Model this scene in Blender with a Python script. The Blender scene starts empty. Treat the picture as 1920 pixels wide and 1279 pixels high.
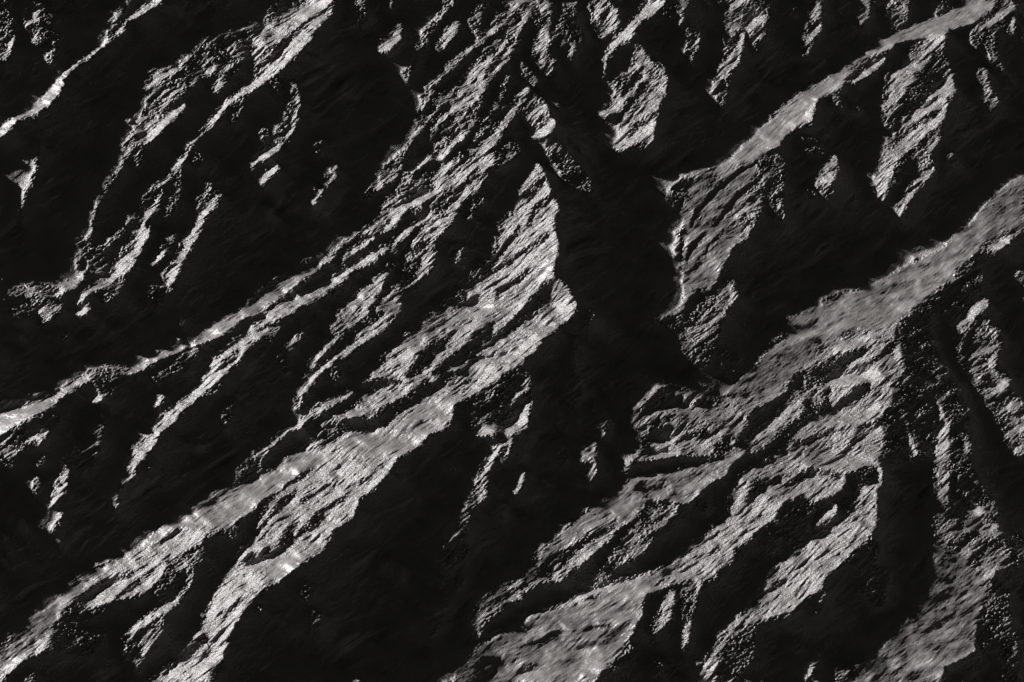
import bpy, math
import numpy as np

# ------------------------------------------------------------------ camera, sky, sun
scene = bpy.context.scene
SUN_EL = math.radians(15); TE = math.tan(SUN_EL)
SUN_TRAVEL = math.radians(-30)                 # direction sunlight travels over the ground (x right, y up)
SL = np.array([math.cos(SUN_TRAVEL), math.sin(SUN_TRAVEL)])
TILT = math.radians(26); DIST = 230.0          # aerial camera: tilt off straight down, distance
CAM = np.array([0, -DIST*math.sin(TILT), DIST*math.cos(TILT)])

cam_data = bpy.data.cameras.new('camera'); cam = bpy.data.objects.new('camera', cam_data)
scene.collection.objects.link(cam); scene.camera = cam
cam.location = CAM; cam.rotation_euler = (TILT, 0, 0)
cam_data.lens = 36*DIST*20/1920; cam_data.sensor_width = 36
cam_data.clip_start = 1; cam_data.clip_end = 2000

world = bpy.data.worlds.new('World'); scene.world = world; world.use_nodes = True
wn = world.node_tree.nodes; wl_ = world.node_tree.links; wn.clear()
sky = wn.new('ShaderNodeTexSky'); sky.sky_type = 'NISHITA'; sky.sun_disc = False
sky.sun_elevation = SUN_EL
sun_dir = (-SL[0]*math.cos(SUN_EL), -SL[1]*math.cos(SUN_EL), math.sin(SUN_EL))   # towards the sun
sky.sun_rotation = math.atan2(sun_dir[0], sun_dir[1])
grey = wn.new('ShaderNodeHueSaturation'); grey.inputs['Saturation'].default_value = 0.0   # the photograph is black and white
tone = wn.new('ShaderNodeMixRGB'); tone.blend_type = 'MULTIPLY'; tone.inputs[0].default_value = 1; tone.inputs[2].default_value = (1, .99, .84, 1)   # the print's warm tone
bg = wn.new('ShaderNodeBackground'); bg.inputs['Strength'].default_value = 0.0055
wo = wn.new('ShaderNodeOutputWorld')
wl_.new(sky.outputs[0], grey.inputs['Color']); wl_.new(grey.outputs[0], tone.inputs[1]); wl_.new(tone.outputs[0], bg.inputs['Color']); wl_.new(bg.outputs[0], wo.inputs['Surface'])

from mathutils import Vector
sd = bpy.data.lights.new('sun', 'SUN'); sd.energy = 5.0; sd.angle = math.radians(1.5); sd.color = (1.0, 0.965, 0.945)
so = bpy.data.objects.new('sun', sd); scene.collection.objects.link(so)
so.rotation_euler = Vector(sun_dir).to_track_quat('Z', 'Y').to_euler()
so.location = Vector(sun_dir)*200

scene.render.engine = 'CYCLES'
vs = scene.view_settings; vs.view_transform = 'Standard'; vs.look = 'None'; vs.gamma = 1; vs.exposure = 0.4
vs.use_curve_mapping = False
# light and shade traced per sheet, put into the relief: brightness (value) as areas (P) or runs (S value width)
SHEETS = {
1: (0, 0, """
P .28 0,0 40,0 60,150 80,210 60,280 10,360 0,360
S .6 14 70,210 50,280 15,350
P .25 150,40 230,10 290,50 300,150 330,200 290,330 270,370 280,260 180,240 200,190 130,150 130,80
S .7 25 220,60 190,110 135,140
S .5 12 300,220 290,290 275,350
S .4 20 215,190 185,240
P .85 860,0 910,0 830,60 770,95 710,110 760,70
S .6 8 710,110 690,150 640,200
P .5 700,140 690,185 640,215 600,250 590,230 640,190 680,150
S .6 8 730,5 680,40 650,90 625,140 610,195
S .4 8 690,55 650,120 620,190
P .7 600,225 640,215 560,270 530,305 490,335 440,355 410,385 350,450 355,470 325,530 290,570 270,600 220,620 160,655 100,665 20,740 0,770 0,710 60,665 120,635 180,600 240,550 290,490 350,420 420,360 500,300 560,255
P .9 10,765 0,730 20,710 90,680 70,710
S .25 15 215,650 210,690
S .15 15 235,790 200,940 140,1100 110,1250
P .72 1730,0 1870,0 1865,70 1760,180 1740,230 1560,410 1450,490 1290,585 1200,690 1110,760 1180,680 1260,580 1400,470 1500,390 1600,270 1650,200 1580,230 1500,270 1440,330 1410,340 1430,290 1480,230 1560,180 1600,150 1480,240 1400,265 1370,270 1450,200 1520,140 1500,120 1580,60 1650,25
S 0 14 1840,60 1740,110 1620,210 1560,260
S .1 14 1700,30 1640,70 1560,110
P .42 1730,0 1600,50 1500,110 1490,125 1600,105 1700,40
S .85 18 1440,130 1380,160 1350,175
S .6 8 1350,175 1270,200 1180,235 1110,290 1060,335
P .55 1060,320 1070,335 1030,380 960,430 900,470 820,500 790,510 850,460 840,400 930,395 990,360
P .22 1180,240 1500,125 1590,110 1500,220 1400,270 1350,390 1240,500 1200,520 1230,400 1130,420 1080,500 1040,380 1110,290
S 1 25 1205,375 1160,410
S .6 28 1320,240 1290,300
S .6 28 1250,440 1210,510
S .5 12 1330,320 1270,400 1220,470
S .4 14 1200,300 1170,430
S .75 28 1540,130 1480,190 1420,250
S .3 30 1500,300 1440,420
S .45 10 1530,320 1500,370 1450,400
P .28 960,430 1050,460 1040,520 960,600 1040,580 1040,610 960,670 900,710 870,760 800,810 770,940 750,940 780,820 700,880 680,930 700,830 740,740 800,650 820,590 860,500
S .55 22 1040,470 980,520 900,620 860,700 830,760
S .85 25 1035,590 960,660 910,700 850,770 810,800
S .5 16 960,440 880,540 820,660 760,740 700,870
S .6 15 850,690 810,760
S .45 10 790,810 770,930
S .5 8 740,850 700,890 680,930 650,990 600,1050 570,1100 540,1160 510,1270
S .55 13 600,1050 575,1095
S .7 10 1290,570 1210,680 1120,760 1070,820 1030,900 970,980 900,1045 840,1090
S .5 8 860,1070 800,1140 750,1200 710,1270
S .6 24 900,1070 870,1150 820,1220 790,1290
S .35 22 1010,960 1000,1060 970,1150 930,1210
P .3 1320,560 1360,550 1350,610 1310,700 1285,680 1330,620
S .3 12 1550,410 1520,460
S .15 25 1545,450 1570,520
S .28 36 1120,880 1110,910
S .5 20 1180,1030 1160,1090 1100,1170
S .58 32 1230,1090 1190,1150 1130,1230 1100,1290
S .35 14 1640,460 1660,480 1640,600 1600,690 1540,750
S .52 16 1665,490 1675,560 1660,650 1640,740 1590,800 1530,850
S .88 26 1570,820 1500,870 1430,910
S .15 36 1500,740 1480,780
S .3 10 1600,700 1540,770 1430,900
S .4 14 1430,910 1410,990
S .88 26 1555,940 1510,980 1470,1020 1450,1050
S .2 15 1815,780 1770,890
S .62 22 1890,930 1870,990 1810,1060 1780,1110 1745,1170
S .15 25 1770,310 1765,325
S .18 15 1520,1180 1495,1220
S .6 7 1570,5 1530,40 1505,90
K .5 600,225 640,215 560,270 440,355 350,450 325,530 270,600 100,665 20,740 0,710 120,635 240,550 350,420 500,300
"""),
2: (640, 0, """
S .5 25 120,0 80,50
S .25 14 140,20 110,150
S .25 12 290,0 270,50
P .5 345,110 335,200 300,260 250,300 190,300 180,280 240,200 290,190 330,130
S .78 24 330,210 260,255 200,290
S .35 18 610,10 580,60 530,120 480,180 450,250
S .85 28 620,0 600,15
S .6 18 475,210 440,260
S .3 12 430,270 410,350 380,400 360,480
S .6 32 655,130 600,200 560,260
S .4 18 800,10 770,100 755,180
S .35 25 790,30 740,130
S .35 16 890,20 875,70
P .53 960,10 1000,0 1120,0 1000,180 990,230 940,330 880,400 800,500 740,560 640,610 560,640 510,650 440,720 390,780 420,720 450,600 500,470 560,400 640,330 760,240 860,110
P .02 870,175 800,260 700,330 620,400 560,490 550,560 510,640 460,700 440,700 500,590 530,480 590,420 640,360 730,280 790,240
S .08 14 1050,30 960,100 880,190
S .08 12 940,280 870,350 820,420 810,440
S .3 10 1000,110 900,220 800,330
S .45 12 545,500 535,590 470,680
P 0 520,650 500,700 495,800 510,830 430,910 390,960 330,1030 320,960 330,900 380,790 440,720
P .46 790,560 740,560 600,630 520,700 500,770 510,820 560,825 690,765 760,680 780,620
S .72 20 800,510 740,560 640,605 540,670 510,720
S .12 10 600,670 550,740 540,790
S .12 10 680,640 620,740 590,790
S .12 10 740,620 690,720
S .8 8 520,640 440,720 390,780 340,880 320,960
P .55 690,760 560,820 400,960 360,990 240,1150 150,1290 620,1290 660,1180 750,1090 820,980 860,920 850,850 890,770 880,745 760,810 690,860 630,900 590,880 640,830
P 0 830,470 930,380 980,330 1010,480 950,590 880,700 740,810 690,850 650,830 700,780 760,690 790,560
S .45 20 940,430 900,520 860,630 820,700 760,780
S .2 14 800,600 810,660
S .3 14 940,540 900,620 890,660
S .55 32 1045,500 1000,570 950,640 900,710 880,740
S .95 20 1050,495 1010,515
S 0 24 610,890 540,930 460,1010 350,1060 270,1140 240,1170
S .6 10 600,850 500,910 420,970 340,1040 240,1150 160,1260
S .05 12 700,870 640,950 600,990
S .05 12 860,930 760,1000 600,1090 560,1130
S .05 12 600,1050 500,1130 360,1200 280,1250
S .85 22 560,1060 430,1130 330,1165
S .1 10 800,820 700,900 640,930
P .15 380,800 330,860 250,930 210,1040 250,1020 320,940
P .45 320,950 300,1000 200,1060 160,1060 250,1000
S .3 12 160,1060 140,1130
S .35 22 790,1110 760,1160 720,1230
S .2 50 970,830 910,910
S .5 12 990,840 900,910
P .26 1060,60 1110,0 1170,0 1190,100 1165,200 1170,250 1160,300 1210,340 1190,440 1150,430 1100,350 1090,260 1110,180
S .55 46 1140,20 1130,70
S .58 54 1140,180 1130,250 1120,330
P .22 1260,10 1300,10 1300,100 1370,220 1320,260 1290,350 1260,330 1280,280 1220,270 1200,200 1240,100
S .5 15 1250,120 1210,170
S .5 24 1300,250 1280,340
S .5 24 1240,220 1225,270
S .45 24 1290,20 1300,90
P .48 1420,0 1500,0 1560,60 1560,130 1520,180 1460,220 1420,140 1410,60
S .05 15 1490,50 1450,170
S .65 25 1550,110 1490,160
P .78 1720,0 1820,0 1810,30 1740,90 1680,120 1650,160 1620,220 1580,240 1530,280 1500,310 1490,340 1480,420 1460,450 1490,300 1530,230 1600,150 1660,100
S .2 40 1840,50 1830,80
P .42 1880,20 1920,0 1920,130 1890,150
P .5 1690,270 1750,350 1810,380 1835,440 1820,540 1780,600 1770,700 1750,790 1700,850 1680,850 1700,790 1600,840 1530,860 1540,800 1580,740 1570,680 1640,600 1500,650 1440,640 1500,600 1560,500 1520,470 1600,400 1650,300
S .03 25 1700,380 1640,450 1580,540
S .03 14 1640,340 1590,440 1520,540
P 0 1760,420 1680,480 1600,580 1560,640 1530,720 1560,700 1640,600 1720,500
S .1 12 1750,640 1680,690 1600,780
S .8 30 1750,700 1640,780 1550,830
S .75 18 1540,590 1490,635 1440,640
P .38 1050,500 1080,540 1150,580 1190,680 1160,750 1090,780 1070,720 1010,650 1000,590
S .9 30 1190,680 1150,735 1085,768
S .9 16 1150,590 1120,640
S .65 30 1130,610 1060,665
P .26 1150,760 1240,830 1310,900 1390,1000 1410,1100 1330,1060 1250,990 1160,860
P .3 1010,340 1050,390 1110,460 1100,490 1040,440
P .58 1110,930 1150,990 1175,1060 1170,1100 1215,1140 1220,1180 1180,1290 880,1290 940,1200 1000,1120 1010,1050 1060,980
S 0 22 1140,1000 1080,1060 1010,1130 960,1200
S 0 16 1160,1110 1090,1170 1050,1270
S .12 50 1920,1020 1850,1150
"""),
3: (1280, 0, """
P .28 30,150 70,140 100,210 60,330 40,380 20,330
P .5 0,0 40,0 10,60 0,60
S .5 18 90,220 60,300
P .5 250,0 390,0 340,60 330,130 350,200 310,360 250,390 190,470 160,540 180,440 240,330 250,200 250,90
S .1 16 380,20 310,60 270,110
S .12 14 340,150 290,230 260,290
P .28 340,90 390,30 490,0 490,70 460,200 410,330 400,220 370,190 340,170
S .95 28 460,95 400,135 365,165
P .3 250,400 270,430 240,540 210,620 205,560 230,470
S .65 10 330,200 310,350 260,400 200,460
S .22 20 620,20 620,80
P .45 720,0 780,0 780,160 740,210 690,300 660,340 680,240 690,160 720,80
S 0 15 770,110 720,160 700,200
S .75 25 760,30 720,90
S .6 14 775,165 720,220 690,300
P .52 1010,0 1060,0 1050,60 1010,150 1000,185 960,100 1000,60
S .22 25 910,20 905,70
P .35 1180,0 1270,0 1270,70 1220,150 1180,175 1160,100
P .32 1430,50 1480,0 1480,50 1420,80
P .62 1600,0 1770,0 1740,50 1700,90 1620,130 1540,160 1500,165 1470,200 1400,215 1350,220 1200,240 1130,290 1060,330 980,360 950,400 910,460 870,510 770,550 745,590 725,690 650,710 570,770 540,820 460,860 430,900 340,950 0,1010 0,965 120,960 230,935 270,910 310,850 430,740 540,620 640,540 740,480 900,390 1000,320 1100,230 1180,190 1230,160 1350,130 1490,70
P .58 1480,190 1470,270 1400,290 1390,350 1300,420 1300,450 1260,500 1220,560 1210,600 1150,680 1130,640 1150,600 1140,530 1160,440 1220,390 1270,330 1340,250 1390,210
S .78 26 1400,350 1290,390 1170,430
S .8 26 1470,215 1400,235
P .07 1370,210 1300,280 1240,350 1150,430 1120,470 1080,420 1130,330 1200,270 1250,230
S .8 22 1130,330 1080,380 1000,430 960,465
S .3 30 1040,330 960,400 930,450
S .8 14 1180,260 1090,300
P .22 1380,330 1470,290 1510,400 1480,480 1400,500 1330,560 1230,650 1150,720 1140,700 1210,600 1260,500 1320,420
P .62 1510,400 1530,520 1490,560 1480,640 1440,710 1380,740 1330,800 1240,870 1200,920 1170,1000 1130,1110 1100,1130 1070,1040 1130,900 1150,820 1230,740 1250,690 1340,590 1400,520 1460,480 1490,400
S .05 16 1450,620 1370,660 1280,720 1160,840
S .1 12 1420,560 1340,600
S .8 22 1530,510 1440,520 1380,560
S .78 22 1300,790 1210,830
P .4 1440,730 1450,780 1390,870 1410,950 1380,1000 1320,1060 1290,1110 1240,1170 1210,1240 1200,1220 1230,1140 1290,1060 1320,980 1330,900 1280,880 1380,800
P .14 1280,870 1220,880 1180,990 1130,1110 1180,1060 1260,940
S .65 22 1410,950 1310,1050 1240,1150 1210,1220
S .65 20 1440,780 1380,840
S .4 22 1520,870 1500,920
P .42 1800,0 1850,0 1880,60 1800,100 1700,160 1640,240 1620,200 1690,140 1780,60
S .85 20 1860,30 1780,90 1700,150
P .27 1650,200 1760,160 1860,80 1860,190 1830,200 1800,130 1750,200 1760,300 1810,400 1780,410 1740,320 1700,200 1650,280
S .6 26 1855,100 1850,180
P .38 1680,370 1710,400 1720,490 1780,560 1770,620 1710,640 1680,580 1700,480 1660,420
S .65 25 1690,380 1700,430
S .42 30 850,540 880,600
S .35 28 960,600 985,610
P .22 690,780 760,790 820,870 700,860
P .58 850,870 870,890 870,960 840,1020 830,1080 790,1060 770,1020 790,960
P .22 440,850 550,880 580,980 560,1110 570,1220 540,1250 500,1150 440,960 430,900
S .4 20 530,1100 550,1240
P .32 770,1040 850,1050 820,1140
S .2 20 700,1080 740,1110
P .38 120,960 270,910 430,900 440,960 470,1050 440,1130 430,1200 390,1290 0,1290 0,1130 50,1010
S .03 20 430,910 330,960 180,1080 80,1200 40,1290
S 0 20 440,1010 330,1080 250,1180 170,1290
S .7 12 440,1130 340,1180 290,1230
P .4 1920,990 1850,1020 1740,1110 1590,1290 1920,1290
K .25 1600,0 1770,0 1740,50 1620,130 1500,165 1350,210 1100,290 950,390 900,450 770,550 745,590 650,690 540,810 430,900 300,940 0,985 0,965 120,960 230,935 310,850 430,740 640,540 740,480 1000,320 1180,190 1350,130 1490,70
K .3 120,960 270,910 430,900 390,1050 250,1290 0,1290 0,1130 50,1010
K .2 1920,990 1850,1020 1740,1110 1590,1290 1920,1290
"""),
4: (0, 426, """
S .4 10 515,0 500,60 460,130 430,230
S .22 14 480,60 420,100
S .25 12 515,80 490,180
P .4 20,360 150,330 200,310 330,310 370,340 330,390 200,395 120,380
P .78 310,320 400,300 440,280 480,245 460,300 400,345 360,350 330,390 290,385 350,345
S .6 8 480,245 510,190 560,140 640,60 700,5
P .2 0,370 340,400 350,470 230,550 230,480 80,520 0,420
S .8 14 260,455 225,475
S .4 20 340,430 240,540
S .15 28 90,590 92,620
S .22 18 375,580 350,640
P .32 520,200 590,160 610,220 540,260
P .62 845,0 830,50 800,110 770,180 740,230 680,270 620,310 540,340 460,390 470,375 600,290 650,220 640,190 690,130 740,60 790,0
S .9 22 700,240 600,310 520,345 465,385
S .05 12 760,80 680,170
P .4 710,260 680,340 640,390 590,440 600,390 680,300
P .2 480,390 520,440 440,490 450,430
S .95 28 490,470 430,480
S .35 12 990,30 940,110 850,220
S .8 14 935,130 890,170 850,215
P .55 1140,0 1110,60 1060,140 1010,230 1000,270 960,350 920,380 940,300 920,270 960,220 1000,150 1060,40 1090,0
S .8 12 1100,10 1030,90
S .15 40 870,340 870,440
S .3 12 1045,490 1010,570
S .12 30 1640,250 1500,350 1400,440
S .12 26 1760,180 1680,230
P .63 1920,90 1900,100 1830,170 1750,240 1700,240 1640,270 1520,360 1400,440 1200,540 1120,610 1080,660 1000,690 890,700 860,730 800,770 740,790 600,770 520,810 370,880 300,940 240,960 130,980 20,1020 0,1040 0,1190 50,1150 130,1090 230,1040 300,1000 340,960 400,920 500,860 560,800 640,790 740,825 800,800 850,770 910,735 1020,700 1060,670 1130,660 1200,610 1280,590 1380,500 1470,480 1540,420 1620,350 1700,290 1800,240 1880,150 1920,120
P .3 0,970 60,980 110,1010 0,1050
P .2 130,960 250,910 250,950
P .87 0,1060 130,1020 230,985 280,985 200,1045 80,1110 0,1175
S .85 14 1870,160 1790,240 1700,290 1620,350 1540,420
S .85 12 1280,580 1130,650
P .74 1920,260 1830,320 1740,360 1600,420 1520,470 1480,480 1500,520 1420,560 1330,610 1280,670 1250,700 1200,780 1150,830 1130,880 1060,940 940,1050 880,1120 800,1180 740,1290 800,1290 880,1180 960,1100 1050,1010 1150,930 1230,860 1290,800 1350,740 1390,670 1500,600 1560,520 1640,480 1760,400 1860,340 1920,300
S .05 12 1540,530 1440,590
S .05 12 1400,570 1280,680
S .3 46 1330,700 1250,790
P .3 1500,600 1580,540 1560,600 1500,640
P .2 540,820 640,800 690,830 660,900 600,960 540,990 580,900 520,850
S .95 22 575,950 520,980
P .18 860,850 1080,700 1120,680 1060,800 950,840 860,880
S .55 16 920,950 870,1010
S .4 16 1060,780 1040,800
P .2 0,1170 150,1090 340,1060 300,1130 140,1180 60,1270 0,1290
S .45 16 250,1050 190,1120
P .92 290,1130 280,1150 200,1220 140,1210 150,1190 230,1160
S .3 30 560,1060 550,1150 500,1240
S .75 22 560,1200 480,1270
S .35 18 1310,970 1270,1060 1250,1140
P .32 1250,880 1210,930 1160,940 1220,860
S .5 18 1695,600 1640,660 1600,700
S .2 28 1590,700 1590,800
S .22 10 1710,470 1690,540
S .85 16 1925,700 1830,780 1760,850 1700,930
S .75 9 1700,930 1660,1030
S .55 24 1925,600 1850,660 1780,740 1720,840
S .7 14 1915,480 1880,540 1870,580
P .45 1900,540 1920,520 1920,640 1830,700
S .3 14 1900,790 1880,870
S .75 16 1925,960 1830,1000 1740,1050
P .9 1760,1050 1700,1110 1680,1140 1610,1140 1640,1110 1720,1070
S .8 14 1620,1140 1560,1190 1500,1240 1430,1290
S .45 14 1840,1010 1760,1070
S .5 14 1830,1110 1790,1170 1780,1200
S .5 14 1925,1070 1830,1120
S .4 18 1900,1090 1860,1180
P .62 1920,1180 1800,1200 1720,1230 1670,1290 1920,1290
S .6 12 1520,1210 1480,1290
K .4 1920,90 1750,240 1400,440 1200,540 1080,660 890,700 740,790 740,825 850,770 1020,700 1130,660 1280,590 1380,500 1540,420 1700,290 1880,150
K .4 0,1060 280,960 300,1000 80,1110 0,1180
"""),
5: (640, 426, """
P .56 0,80 170,0 600,0 540,70 520,150 510,230 430,330 350,440 300,500 230,580 100,670 0,760
P 0 0,290 60,250 170,200 250,120 280,80 290,120 250,190 230,250 100,340 40,400 0,430
S 0 18 110,30 60,110 20,200
S 0 18 220,50 170,110 90,170
S .05 14 380,100 310,160 260,240
P .04 350,170 360,220 280,330 200,430 180,470 150,460 220,370 240,290 300,210
S .25 22 440,200 370,280 320,370
P .04 180,470 140,540 60,640 0,690 0,600 80,540
S .9 20 240,560 160,590
S .85 20 120,400 40,440
S .8 22 250,120 150,180 50,240 0,280
S .7 18 180,90 60,130
S .1 10 500,60 420,140 380,210
S .1 10 440,330 360,390 300,430
P .62 940,0 1190,0 1215,60 1220,100 1200,200 1190,270 1250,310 1280,370 1325,430 1310,490 1230,550 1200,590 1130,630 1080,700 1030,730 1020,770 900,840 860,870 770,930 630,1000 630,1060 600,1130 500,1160 440,1230 330,1290 0,1290 0,965 70,920 160,830 230,740 300,670 370,620 380,590 440,500 540,440 640,360 700,280 800,200 870,130 890,50
P 0 0,970 60,925 150,860 240,840 350,870 420,865 250,890 170,930 80,1000 0,1060
P .1 0,1080 80,1060 140,1080 200,1060 150,1170 50,1150 0,1120
S .04 28 270,1000 200,1080 140,1160
S .02 30 690,810 600,830 540,880 440,940 350,1000 270,1050 200,1120 160,1160
P .08 520,630 560,610 500,700 480,760 430,830 370,860 350,840 400,760 460,690
S .22 22 640,590 560,650 520,720 470,790
S 0 36 860,620 760,655 680,720 600,765 530,820
P .14 870,490 850,540 840,600 780,640 700,650 740,590 800,570
S .04 30 1215,290 1140,350 1090,410 1040,470 960,550 860,620
S .1 14 1180,350 1110,440 1050,510
S .08 14 1050,240 960,320 890,360 860,400
S 0 20 1000,0 930,90 860,180 740,280 640,380 590,430 460,500 420,560 400,610
S .12 12 700,370 670,440 560,540 480,600
S .1 10 1090,80 1000,150 870,240 790,290
S .12 10 1160,30 1080,110
S .15 14 770,380 700,440
S .2 10 1130,550 1000,600
S .2 12 1010,670 960,700 870,730 760,740 700,800
S .3 18 740,850 650,890
S .15 26 480,860 370,960 300,1000
S .85 34 850,460 700,490 600,520
S .85 30 780,540 700,570
S .85 40 1100,620 960,740 760,770
S .85 40 1290,450 1200,450
S .82 34 1200,560 1080,580 940,600
S .8 40 880,820 760,890
S .8 14 60,925 0,965
S .75 20 430,1100 520,1080
S .12 10 520,1080 440,1100 400,1130
S .3 36 640,80 650,180
S .5 14 700,80 630,210
P .2 490,280 470,370 430,360 400,420
P .25 1420,480 1400,540 1360,570 1340,520 1380,480
S .6 12 1415,490 1370,560
S .22 16 1320,630 1290,800
P .24 880,880 1050,830 1060,900 930,960 850,1040 870,1100 860,1160 760,1170 730,1100 790,1020
P .35 1070,970 1050,1110 1030,1160 960,1150 900,1230 860,1290 920,1150 1010,1000
S .8 40 850,1130 770,1165
S .85 42 1040,1070 990,1120 930,1160
S .6 22 960,1180 890,1270
S .4 20 800,980 750,1030
S .28 70 1450,1050 1480,1170
P .65 1440,1170 1430,1290 1330,1290 1370,1210
S .2 36 1490,850 1500,930
P .5 1780,870 1920,930 1920,1290 1640,1290 1660,1200 1630,1150 1620,1080 1640,1000 1740,950
S .85 34 1770,920 1690,1000 1640,1040
S .12 32 1920,970 1800,990 1690,1055
S .88 34 1920,1020 1800,1050 1700,1080
S .04 36 1850,1130 1760,1170 1700,1230
S .85 30 1920,1230 1720,1225
S .12 22 1900,470 1800,530 1680,550
P .3 1920,430 1920,520 1850,570 1800,540
S .25 20 1910,20 1880,170
K .4 0,1180 300,1130 430,1000 620,940 640,1060 500,1160 330,1290 0,1290
K .45 370,620 850,430 1190,250 1200,100 1100,250 850,470 600,560 330,700
"""),
6: (1280, 426, """
P .46 0,0 390,0 370,60 300,100 260,160 220,230 200,290 150,350 90,340 30,400 0,470
S .05 20 130,30 60,100 20,200
S .05 12 240,0 150,110 60,220
P .42 300,360 300,410 240,470 180,560 120,640 60,720 50,760 0,700 0,500 80,400 100,450 190,380 230,330
P .08 70,370 90,420 80,500 30,560 0,560 0,480
S .55 14 240,480 170,570 100,650
P .15 230,490 150,780 110,800 60,770 180,560
S .3 14 240,700 230,790
S .3 12 310,710 270,830
S .75 24 295,370 275,420
S .5 18 290,310 210,380
P .5 1560,0 1850,0 1690,90 1640,160 1540,240 1530,300 1440,340 1420,380 1320,430 1280,480 1220,540 1200,560 1190,620 1220,660 1240,740 1255,840 1200,880 1190,970 1130,1020 1110,1070 1130,1140 1140,1240 1100,1290 0,1290 0,895 80,900 180,930 240,945 350,830 440,740 520,640 600,590 590,520 780,440 850,380 1000,350 1120,300 1220,240 1350,170 1480,110
P .36 440,740 720,620 830,640 640,820 600,890 350,960 260,940 350,830
P .12 980,560 900,590 880,630 960,600
S .14 36 1010,690 900,740 800,790 720,820
S .03 20 920,790 830,840 720,880 660,920
S .1 16 1180,640 1130,720 1060,760 960,800
P .02 690,800 630,830 600,890 560,940 450,1000 370,1050 350,1120 310,1180 290,1250 360,1220 440,1150 510,1080 560,1020 620,950 680,900 700,860
P .07 830,900 740,920 680,980 670,1060 600,1110 540,1170 470,1220 380,1290 560,1290 570,1200 650,1120 720,1060 830,1030
S .35 40 800,930 740,1000
P .1 1050,870 960,900 920,950 830,1020 780,1060 870,1030 960,990 1070,920
P .2 900,1110 830,1140 740,1180 600,1210 700,1210 850,1160
P .14 1100,1090 1000,1110 940,1190 920,1250 960,1220 1060,1130
P .1 240,1170 300,1160 200,1290 150,1290
S .88 26 1300,430 1180,445
S .85 20 740,600 640,610
S .12 12 760,520 700,560 610,560
S .78 36 1050,610 940,670 860,700
S .85 40 1100,820 960,860 830,880
S .75 36 600,1030 500,1120 400,1200
S .75 50 1180,1000 1000,1060 800,1110
S .7 50 0,1010 100,1060
S .8 26 1230,690 1200,730
S .1 8 200,975 60,1000 0,1010
S .12 14 0,1190 130,1150
S .2 10 1440,210 1280,220
P .13 1690,90 1650,170 1690,300 1620,450 1530,550 1440,460 1230,560 1300,450 1440,350 1540,290 1560,230
P .28 1690,90 1860,0 1920,0 1880,50 1740,160 1670,160
S .88 28 1840,60 1780,100 1730,120
P .13 1200,580 1250,700 1400,740 1560,900 1600,1100 1620,1290 1130,1290 1140,1100 1200,880 1255,840 1220,660
P .05 1400,640 1500,700 1620,900 1680,1290 1600,1290 1560,1000 1450,800
P .42 1530,570 1620,540 1700,520 1770,600 1800,640 1760,720 1750,800 1830,860 1850,930 1900,960 1920,1060 1920,1290 1850,1290 1800,1130 1700,1000 1640,900 1570,730 1520,650
P .75 1720,400 1720,430 1660,490 1600,560 1540,560 1580,510 1640,430 1690,400
S .7 40 1740,740 1650,800
S .8 50 1800,870 1740,920
S .1 28 1860,930 1790,970 1740,1080
S .75 18 1760,570 1745,600
P .6 1470,1040 1500,1120 1500,1290 1410,1290 1420,1200
S .35 36 1440,820 1470,900 1450,1010
S .3 56 1200,1010 1220,1100
S .5 28 1270,1170 1310,1290
S .45 28 1590,1180 1600,1290
S .25 30 1900,260 1915,320
K .2 1560,0 1850,0 1690,90 1640,160 1540,240 1530,300 1440,340 1320,430 1200,540 1000,560 830,640 640,820 500,960 350,960 180,930 350,830 440,740 600,590 590,520 780,440 1000,350 1220,240 1480,110
K .35 0,0 350,0 280,100 200,290 100,340 0,470
"""),
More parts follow.
